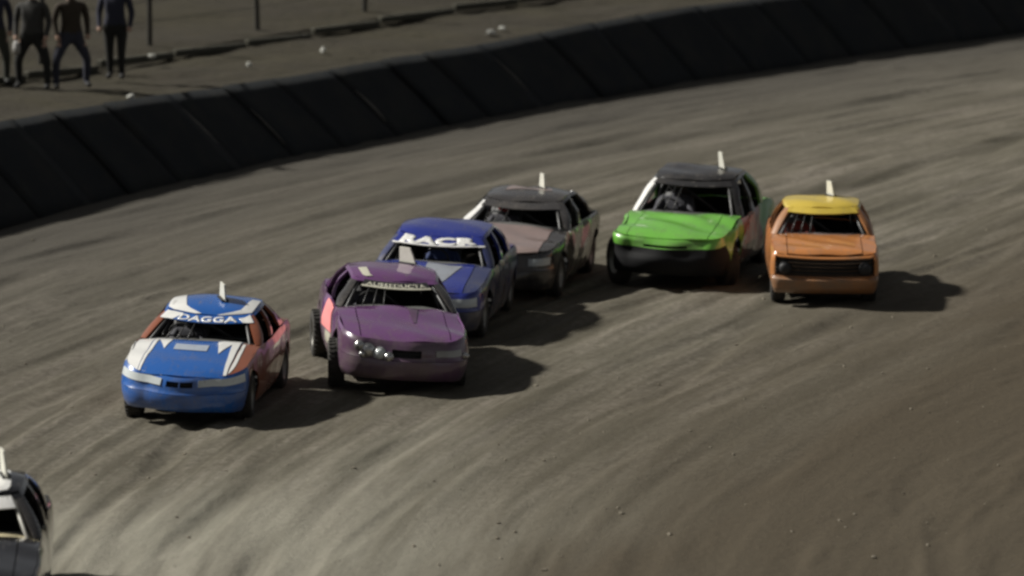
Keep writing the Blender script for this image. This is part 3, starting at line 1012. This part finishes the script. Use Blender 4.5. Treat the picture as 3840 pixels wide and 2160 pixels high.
drv_j = {'hip': ((0, 0, .40), .15), 'waist': ((-.04, 0, .58), .14), 'chest': ((-.07, 0, .80), (.17, .13)), 'neck0': ((-.06, 0, .94), .07), 'neck': ((-.04, 0, 1.02), .06), 'head': ((-.02, 0, 1.10), .08),
         'head2': ((-.02, 0, 1.17), .07)}
for s, n in ((1, 'l'), (-1, 'r')):
    drv_j.update({'sh' + n: ((-.05, s * .19, .89), .07), 'el' + n: ((.14, s * .27, .70), .052), 'wr' + n: ((.36, s * .16, .84), .036), 'ha' + n: ((.42, s * .13, .87), .04),
                  'kn' + n: ((.46, s * .16, .50), .085), 'an' + n: ((.72, s * .12, .34), .05), 'to' + n: ((.82, s * .12, .38), .04)})
drv_b = [('hip', 'waist'), ('waist', 'chest'), ('chest', 'neck0'), ('neck0', 'neck'), ('neck', 'head'), ('head', 'head2')]
for n in 'lr':
    drv_b += [('chest', 'sh' + n), ('sh' + n, 'el' + n), ('el' + n, 'wr' + n), ('wr' + n, 'ha' + n), ('hip', 'kn' + n), ('kn' + n, 'an' + n), ('an' + n, 'to' + n)]
drv_me = skin_mesh('driver_body', drv_j, drv_b)

bm = bmesh.new()
bmesh.ops.create_uvsphere(bm, u_segments=20, v_segments=14, radius=1)
for v in bm.verts:
    x, y, z = v.co
    k = 1.0 if z > -.2 else 1 - .25 * (-.2 - z)
    v.co = (x * .15 * k + (.02 if z < 0 else 0), y * .125 * k, max(z, -.78) * .15)
hel_me = bpy.data.meshes.new('helmet'); bm.to_mesh(hel_me); bm.free()
bm = bmesh.new()
P = []
for i in range(13):
    A = R(-75 + 150 * i / 12)
    P.append([bm.verts.new((math.cos(A) * .156 + .004, math.sin(A) * .131, z)) for z in (-.03, .01, .05)])
for i in range(12):
    for j in range(2):
        bm.faces.new((P[i][j], P[i + 1][j], P[i + 1][j + 1], P[i][j + 1]))
vis_me = bpy.data.meshes.new('visor'); bm.to_mesh(vis_me); bm.free()

def driver(car, label, suit, helm, y=None, zs=1.0):
    sp = car.sp
    mt_ = Matrix.Translation(sp['loc']) @ Matrix.Rotation(sp['rz'], 4, 'Z') @ Matrix.Rotation(sp.get('pitch', 0), 4, 'Y') @ Matrix.Rotation(sp.get('roll', 0), 4, 'X') @ car.leanM
    p = mt_ @ Vector((sp['xb'] - .02, sp.get('drv', -.34) if y is None else y, .08))
    me = drv_me.copy()
    o = bpy.data.objects.new('person', me); C.objects.link(o)
    me.materials.append(suit)
    o.location = p; o.rotation_euler = mt_.to_euler()
    k = (sp['zr'] - .10 - .08) / 1.27
    o.scale = (k, k, k)
    tag(o, label, 'person', 'drivers in the race cars')
    h = link('helmet', hel_me.copy(), o, helm); h.location = (-.02, 0, 1.13)
    v = link('visor', vis_me.copy(), h, M['glass'])
    v.modifiers.new('thick', 'SOLIDIFY').thickness = .006
    return o

# ------------------------------------------------------------------ paint colours
blue = paint('bright_blue_paint', (0.018, 0.115, 0.42), .25, .22, mud=.25)
orange_brown = paint('burnt_orange_paint', (0.25, 0.075, 0.035), .4, .15, mud=.3)
white = M['white']
purple = paint('purple_paint', (0.15, 0.058, 0.175), .14, .30, mud=.5)
purple_d = paint('shaded_dusty_purple', (0.105, 0.052, 0.105), .30, .25, mud=.35)  # purple darkened for the unlit nose and bumper, plus dust
pink = paint('fluoro_pink_panel', (0.74, 0.24, 0.24), .6, .08, mud=.05, coat=0)
navy = paint('navy_blue_paint', (0.020, 0.034, 0.24), .22, .18, mud=.35)
navy_d = paint('dusty_navy_paint', (0.032, 0.042, 0.12), .35, .35, mud=.5)
greypaint = paint('dull_brown_grey_paint', (0.27, 0.20, 0.185), .3, .25, mud=.4)
darkgrey = paint('dark_grey_paint', (0.045, 0.042, 0.042), .25, .3, mud=.5)
char = paint('charcoal_paint', (0.022, 0.021, 0.022), .3, .2, mud=.4)
green = paint('lime_green_paint', (0.16, 0.46, 0.06), .32, .28, mud=.3)
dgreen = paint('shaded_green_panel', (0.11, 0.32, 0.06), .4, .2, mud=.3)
rust = paint('faded_maroon_paint', (0.26, 0.10, 0.10), .5, .3, mud=.4)
redp = paint('red_number_panel', (0.70, 0.12, 0.11), .5, .1, mud=.1)
orange = paint('orange_paint', (0.55, 0.21, 0.06), .3, .32, mud=.35)
orange_d = paint('dusty_orange_paint', (0.36, 0.15, 0.05), .45, .35, mud=.3)
yellow = paint('yellow_paint', (0.60, 0.44, 0.06), .45, .12, mud=.1)
black = paint('gloss_black_paint', (0.012, 0.012, 0.014), .15, .06, mud=.2)
greyst = paint('grey_stripe_paint', (0.30, 0.32, 0.36), .35, .25, mud=.2)
paleblue = paint('pale_sticker', (0.42, 0.47, 0.55), .4, .3, mud=.1)
tan = plain('tan_interior', (0.48, 0.42, 0.26), .7, 0, .3)

SED = dict(xf=2.12, xr=-2.15, W=.86, xw=(1.25, -1.28), rw=.31, tr=.73, xc=.78, xg=-1.45, r1=.22, r2=-1.02, roofw=.585, zr=1.33, xb=-.22,
           ztop=[(2.12, .70), (1.9, .745), (1.3, .83), (.78, .91), (0, .90), (-1.2, .93), (-1.5, .93), (-2.15, .86)])
def spec(**k):
    d = dict(SED); d.update(k); return d

cars = {}
def add_car(key, **k):
    cars[key] = Car(spec(**k)).build(); return cars[key]

# 1 bright blue and orange car leading on the left
add_car('blue', name='race_car', seed=3, loc=(-3.90, 61.9, 0.0), rz=R(-90 - 7), lean=R(-2.6), label='bright blue race car with white flashes and burnt orange sides, leading on the left',
        xf=2.0, xr=-1.95, W=.83, xw=(1.2, -1.22), rw=.29, tr=.70, zr=1.28, xc=.72, r1=.12, r2=-.95, xg=-1.35, roofw=.57, ca=.42, cb=.36, bf=.12, dent=.008,
        ztop=[(2.0, .62), (1.75, .69), (1.3, .77), (.72, .86), (0, .86), (-1.2, .90), (-1.95, .84)],
        mats=dict(body=blue, bumper=blue, nose=blue, bonnet=blue, guard_R=white, guard_L=orange_brown, door_L=orange_brown, rear_door_L=orange_brown, quarter_L=orange_brown, sill_L=orange_brown,
                  door_R=orange_brown, rear_door_R=orange_brown, quarter_R=orange_brown, sill_R=orange_brown, pillar_a=orange_brown, pillar_b=orange_brown, pillar_c=orange_brown, roof=blue, rear=orange_brown, boot=orange_brown),
        grille=(.30, .70, .72, .88), slats=1, split=True, steer=R(4),
        lights=[(-.75, .22, .74, .93, M['lens']), (.78, 1.75, .74, .93, M['lens'])],
        bonnet_decals=[('flash', ((.99, -1.0), (.99, -.95), (.02, -.88), (.02, -.98)), white), ('flash', ((.99, 1.0), (.99, .93), (.02, .80), (.02, .98)), white),
                       ('flash', ((.04, -.90), (.36, -.64), (.05, -.56), (.02, -.66)), white), ('flash', ((.04, .88), (.42, .62), (.05, .48), (.02, .60)), white),
                       ('sticker', ((.20, -.42), (.20, .34), (.36, .34), (.36, -.42)), paleblue)],
        guard_decals_L=[('stripe', ((1.80, .05), (1.80, .34), (.75, .22), (.75, .05)), white)],
        roof_decals=[('flash', ((.99, -.99), (.99, -.52), (.30, -.72), (.25, -.98)), white), ('flash', ((.99, .99), (.99, .72), (.35, .80), (.30, .98)), white)],
        visor=dict(v=(.74, 1.0), S=(-.55, 1.55), mat=blue, text='DAGGA', box=(.10, .86, .77, .97), tmat=white, bold=.03,
                   decals=[('flash', ((.92, .745), (1.5, .745), (1.5, 1.0), (.84, 1.0)), white), ('flash', ((-.5, .745), (.04, .745), (.08, .90), (-.5, 1.0)), white)]),
        fin=dict(u=.55, t=.18, H=.24, L=.34), drv=-.3)
driver(cars['blue'], 'driver in black helmet inside the bright blue and orange race car', M['suit'], M['helmet_k'])

# 2 purple car
add_car('purple', name='race_car', seed=8, loc=(-1.63, 64.4, 0.0), rz=R(-90 + 7), lean=R(-4.5), label='purple race car with pink side panel and bare front wheel, second in the pack',
        W=.86, rw=.32, tr=.77, zr=1.36, roofw=.57, xf=2.15, dent=.016, ca=.40, cb=.34, ginset=.055,
        mats=dict(body=purple, bumper=purple_d, nose=purple_d, bonnet=purple, door_R=purple, guard=purple, roof=purple, pillar_a=darkgrey, sill=purple_d, quarter_R=purple_d),
        push={('r', -1): (0, -.06), ('f', -1): (0, -.05)}, steer=R(-5),
        grille=(.30, .70, .60, .80), lights=[(-.5, .10, .64, .80, M['lamp'])], round_lights=[(-.62, .62, .04, M['chrome']), (1.25, .80, .06, M['chrome']), (1.02, .70, .085, M['chrome']), (.86, .66, .075, M['lens']), (.74, .60, .06, M['chrome']), (1.15, .60, .045, M['chrome'])],
        bonnet_decals=[('sticker', ((.06, .18), (.06, .42), (.45, .30), (.45, .24)), purple_d)],
        roof_decals=[('sticker', ((.66, -.84), (.66, -.64), (.92, -.62), (.92, -.80)), M['cream'])],
        door_decals_R=[('number_panel', ((.62, .48), (-.25, .48), (-.30, .97), (.62, .97)), pink), ('sticker', ((.62, .26), (.1, .26), (.1, .46), (.62, .46)), M['cream'])],
        visor=dict(v=(.78, .98), S=(.05, .95), mat=char, text='AUSSEDUCTA', box=(.10, .90, .80, .92), tmat=M['cream'], bold=.015, edge=M['cream']),
        fin=dict(u=.30, t=.42, H=.26, L=.36, yaw=R(42), lean=R(12)))
driver(cars['purple'], 'driver in dark suit inside the purple race car', M['suit'], M['helmet_k'])

# 3 navy blue car
add_car('navy', name='race_car', seed=13, loc=(-1.02, 68.7, 0.0), rz=R(-90 - 8), lean=R(-2.5), label='navy blue race car with big white letters across its windscreen top, behind the purple car',
        W=.88, zr=1.38, roofw=.62, dent=.01, rw=.31, r1=.25, r2=-1.05,
        mats=dict(body=navy, bumper=navy_d, nose=navy, bonnet=navy, door=navy_d, rear_door=navy_d, quarter=navy_d, sill=navy_d, guard_L=navy_d, guard_R=navy, roof=navy, pillar_a=navy_d, pillar_b=navy, pillar_c=navy),
        lights=[(-.62, .10, .64, .86, M['lens']), (.9, 1.6, .64, .86, M['lens'])],
        bonnet_decals=[('stripe', ((.98, -.15), (.98, .32), (.12, .74), (.06, -.1)), greyst)],
        visor=dict(v=(.70, 1.0), S=(-.45, 1.45), mat=navy, text='RACR', box=(-.02, 1.02, .70, .99), tmat=white, bold=.07, edge=white),
        door_decals_L=[], fin=None, drv=-.02, bars=False)
driver(cars['navy'], 'driver in white helmet inside the navy blue race car', M['suit_blue'], M['helmet_w'])

# 4 brown-grey car
add_car('grey', name='race_car', seed=21, loc=(.15, 72.6, 0.0), rz=R(-90 - 11), lean=R(-2), label='dull brown-grey race car with rounded dark roof, behind the navy car',
        W=.87, zr=1.36, roofw=.60, r1=.15, r2=-1.1, xg=-1.7, ca=.4, cb=.36, dent=.018,
        mats=dict(body=darkgrey, bonnet=greypaint, guard=greypaint, guard_L=darkgrey, bumper=char, nose=darkgrey, roof=darkgrey, pillar_a_R=white, pillar_a=darkgrey),
        lights=[(-.62, .0, .66, .86, M['lens'])],
        roof_decals=[('highlight_patch', ((.35, -.5), (.35, .5), (.6, .6), (.6, -.6)), greypaint)],  # pinkish roof highlight painted on as a paler patch
        visor=dict(v=(.74, 1.0), S=(-.4, 1.4), mat=darkgrey), fin=dict(u=.35, t=.25, H=.26, L=.30), cpil=.90)
driver(cars['grey'], 'driver in red helmet inside the dull brown-grey race car', M['suit'], M['helmet_r'])

# 5 lime green car with its front panels torn off
add_car('green', name='race_car', seed=34, loc=(2.75, 73.7, 0.0), rz=R(-90 - 14), lean=R(-1.5), label='lime green race car with black nose and black roof, beside the orange car',
        W=.90, zr=1.56, peak=.2, roofw=.62, rw=.34, tr=.76, dent=.022, r1=.15, r2=-1.0, xc=.74, z0=.24,
        ztop=[(2.12, .76), (1.9, .80), (1.3, .87), (.78, .96), (0, .95), (-1.2, .98), (-1.5, .98), (-2.15, .90)],
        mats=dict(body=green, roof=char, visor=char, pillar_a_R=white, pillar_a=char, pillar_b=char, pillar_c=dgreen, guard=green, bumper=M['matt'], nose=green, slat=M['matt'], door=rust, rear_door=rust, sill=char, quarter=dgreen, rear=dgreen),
        missing=('side_R',), steer=R(32), push={('f', -1): (.10, -.08)}, grille=(.2, .8, .77, .84), slats=1, vb=.74,
        door_decals_L=[('number_panel', ((-.35, .40), (.40, .40), (.40, .95), (-.35, .95)), redp)],
        fin=dict(u=.55, t=.55, H=.30, L=.28), visor=dict(v=(.84, 1.0), S=(-.4, 1.4), mat=char))
driver(cars['green'], 'driver in black suit inside the lime green race car', M['suit'], M['helmet_k'])

browng = plain('dirty_brown_grille', (0.060, 0.034, 0.016), .8, 0, .4)
# 6 old orange saloon with a yellow roof
add_car('orange', name='race_car', seed=55, loc=(4.58, 71.9, 0.0), rz=R(-90 - 2), lean=R(-.6), label='boxy old orange race car with yellow roof, last on the right',
        W=.80, xf=1.95, xr=-2.0, xw=(1.18, -1.2), rw=.29, tr=.66, zr=1.34, roofw=.55, peak=-.05, ca=.16, cb=.16, bf=.05, taper=.04, crown=.03, xc=.70, r1=.28, r2=-1.0, xg=-1.35, dent=.008, vb=.44,
        ztop=[(1.95, .74), (1.8, .80), (1.3, .84), (.70, .88), (0, .87), (-1.2, .88), (-2.0, .84)],
        fv=[0, .1, .3, .40, .45, .75, .95, 1], fo=[-.08, .0, .05, .05, -.03, -.02, -.01, -.04],
        mats=dict(body=orange, bumper=orange_d, roof=yellow, pillar_a=orange_d, sill=orange_d, cowl=greypaint, dash=greypaint, slat=browng),
        grille=(-.50, 1.50, .46, .95), slats=5,
        round_lights=[(.02, .66, .085, M['seat']), (.98, .66, .085, M['seat'])],
        visor=dict(v=(.80, 1.0), S=(-.3, 1.3), mat=yellow), fin=dict(u=.45, t=.25, H=.26, L=.32))
driver(cars['orange'], 'driver in dark suit inside the boxy orange race car', M['suit_red'], M['helmet_k'])

# 7 black car cut by the picture's edge
add_car('black', name='race_car', seed=77, loc=(-5.60, 48.95, 0.0), rz=R(-90 + 3), lean=R(-2), label='gloss black race car with white roof patch, cut off at the bottom left corner',
        W=.87, zr=1.40, roofw=.60, ca=.42, cb=.36, dent=.01, xc=.74,
        mats=dict(body=black, bonnet=black, roof=black, pillar_a=darkgrey, dash=tan, cowl=tan),
        lights=[(-.62, .12, .64, .84, M['lens']), (.88, 1.6, .64, .84, M['lens'])],
        bonnet_decals=[('flash', ((.30, -.3), (.30, .66), (.52, .70), (.52, -.3)), white), ('flash', ((.8, -.3), (.8, .62), (.97, .62), (.97, -.3)), greyst)],
        roof_decals=[('flash', ((.40, -.8), (.40, .74), (.97, .84), (.97, -.8)), white)],
        visor=dict(v=(.70, .97), S=(-.02, 1.02), mat=M['white']), fin=dict(u=.6, t=.66, H=.32, L=.32), cage=M['rim'])
driver(cars['black'], 'driver in red suit inside the black race car at bottom left', M['suit_red'], M['helmet_w'])

# ------------------------------------------------------------------ spectators standing on the bank
def spectator(x, y, face, label, top, legs, lean=0.0, spread=.18, bag=None):
    z = wall_h(y) + float(np.interp(inv_q(x, y), qb, zb_)) + .01
    j = {'hip': ((0, 0, .93), .14), 'belly': ((.01, 0, 1.08), .14), 'chest': ((0, 0, 1.30), (.17, .12)), 'neck0': ((0, 0, 1.45), .065), 'neck': ((.01, 0, 1.52), .055), 'head': ((.02, 0, 1.60), (.075, .09)), 'crown': ((.02, 0, 1.71), (.07, .085))}
    for s, n in ((1, 'l'), (-1, 'r')):
        st = lean * s
        j.update({'sh' + n: ((0, s * .19, 1.40), .065), 'el' + n: ((-.02, s * .25, 1.12), .05), 'wr' + n: ((.08, s * .23, .90), .035), 'ha' + n: ((.11, s * .22, .82), .04),
                  'th' + n: ((0, s * .10, .82), .105), 'kn' + n: ((.02 + st * .5, s * spread, .48), .068), 'an' + n: ((-.02 + st, s * spread, .09), .048), 'to' + n: ((.12 + st, s * (spread + .02), .04), .042)})
    bn = [('hip', 'belly'), ('belly', 'chest'), ('chest', 'neck0'), ('neck0', 'neck'), ('neck', 'head'), ('head', 'crown')]
    for n in 'lr':
        bn += [('chest', 'sh' + n), ('sh' + n, 'el' + n), ('el' + n, 'wr' + n), ('wr' + n, 'ha' + n), ('hip', 'th' + n), ('th' + n, 'kn' + n), ('kn' + n, 'an' + n), ('an' + n, 'to' + n)]
    me = skin_mesh('person', j, bn)
    o = bpy.data.objects.new('person', me); C.objects.link(o)
    for mm in (top, legs, M['skin'], M['black']):
        me.materials.append(mm)
    for p in me.polygons:
        c_ = p.center
        if c_.z > 1.49 or (c_.z < .90 and abs(c_.y) > .18 and c_.z > .72 and c_.x > .0 and abs(c_.y) > .165):
            k = 2
        elif c_.z > .95 or abs(c_.y) > .19 and c_.z > .7:
            k = 0
        elif c_.z < .10:
            k = 3
        else:
            k = 1
        p.material_index = k
    o.location = (x, y, z); o.rotation_euler = (0, 0, face); o.scale = (1.2, 1.22, 1.08)
    tag(o, label, 'person', 'spectators on the bank')
    bm = bmesh.new()
    bmesh.ops.create_uvsphere(bm, u_segments=14, v_segments=10, radius=1)
    for v in bm.verts:
        v.co = Vector((v.co.x * .10 - .005, v.co.y * .092, max(v.co.z, -.2 if v.co.x > -.2 else -.8) * .10))
    h = bm_obj('hair', bm, o, M['seat']); h.location = (.01, 0, 1.72)
    return o
cl_dark = plain('dark_jacket', (0.035, 0.034, 0.032), .9, 0, .3)
cl_navy = plain('navy_hoodie', (0.025, 0.027, 0.045), .9, 0, .3)
cl_grey = plain('grey_shirt', (0.04, 0.039, 0.036), .9, 0, .3)
cl_brown = plain('brown_coat', (0.038, 0.028, 0.018), .9, 0, .3)
jeans = plain('dark_jeans', (0.035, 0.037, 0.055), .9, 0, .3)
blackp = plain('black_trousers', (0.015, 0.015, 0.014), .9, 0, .3)
greenp = plain('olive_trousers', (0.045, 0.048, 0.038), .9, 0, .3)
spectator(-9.28, 87.5, R(-80), 'spectator in olive trousers at the picture edge, leftmost on the bank', cl_navy, greenp)
spectator(-8.54, 87.0, R(-100), 'spectator in grey shirt and black trousers standing on the bank', cl_grey, blackp, .03, .22)
spectator(-7.88, 87.3, R(-70), 'spectator in brown coat and dark jeans standing on the bank', cl_brown, jeans, -.04, .24)
spectator(-7.24, 89.2, R(-95), 'spectator in navy hoodie and black trousers, rightmost on the bank', cl_navy, blackp, .02, .09)

# ------------------------------------------------------------------ litter on the bank
bm = bmesh.new()
bmesh.ops.create_icosphere(bm, subdivisions=2, radius=1)
rb = random.Random(4)
for v in bm.verts:
    k = rb.uniform(.8, 1.15)
    v.co = Vector((v.co.x * .07 * k, v.co.y * .10 * k, v.co.z * .15 * k - .13))
    if v.co.z > -.04:
        v.co.x *= .35; v.co.y *= .35
bag = bm_obj('plastic_bag', bm, None, plain('bag_plastic', (0.42, 0.41, 0.39), .5, 0, .15), False)
bag.location = (-8.82, 86.92, wall_h(87.0) + float(np.interp(inv_q(-8.54, 87.0), qb, zb_)) + .90)
tag(bag, 'pale plastic bag held by the spectator in the grey shirt', 'bag')
paper = plain('crumpled_paper', (0.55, 0.55, 0.50), .8, 0, .1)
rng = random.Random(9)
def litter(x, y, z, sx, sy, sz, rz, label):
    bm = bmesh.new()
    bmesh.ops.create_icosphere(bm, subdivisions=2, radius=1)
    for v in bm.verts:
        k = rng.uniform(.75, 1.2)
        v.co = Vector((v.co.x * sx * k, v.co.y * sy * k, v.co.z * sz * k))
    o = bm_obj('paper_scrap', bm, None, paper, False)
    o.location = (x, y, z + sz * .5); o.rotation_euler = (0, 0, rz)
    tag(o, label, 'litter', 'paper scraps on the bank')
for (px, py, L_, w_, rz, lb) in [
        (152, 58, .10, .05, .7, 'pale paper scrap just right of the spectators\' feet'),
        (131, 99, .12, .04, .9, 'long pale scrap on the lip of the black wall at left'),
        (323, 40, .05, .05, .0, 'small pale scrap standing against the timber edging'),
        (323, 53, .05, .05, .0, 'tiny bright white scrap below the timber edging'),
        (502, 9, .07, .07, .4, 'pale scrap lying above the timber edging at the top of the picture'),
        (491, 25, .15, .05, .8, 'longest pale paper scrap, below the timber edging in the top centre'),
        (249, 67, .06, .05, .8, 'faint scrap on the bank between the spectators and the bright scrap')]:
    a = R(8.3); u_ = (px - 512) / 4900; v_ = (288 - py) / 4900
    d = Vector((u_, math.cos(a) + v_ * math.sin(a), -math.sin(a) + v_ * math.cos(a)))
    z = 1.2
    for _ in range(12):
        tt = (10.5 - z) / -d.z
        x, y = d.x * tt, d.y * tt
        qq = x - float(G(y)) - QW
        z = wall_h(y) + float(np.interp(qq, qb, zb_))
    litter(x, y, z + .02, L_, w_, .05, rz, lb)
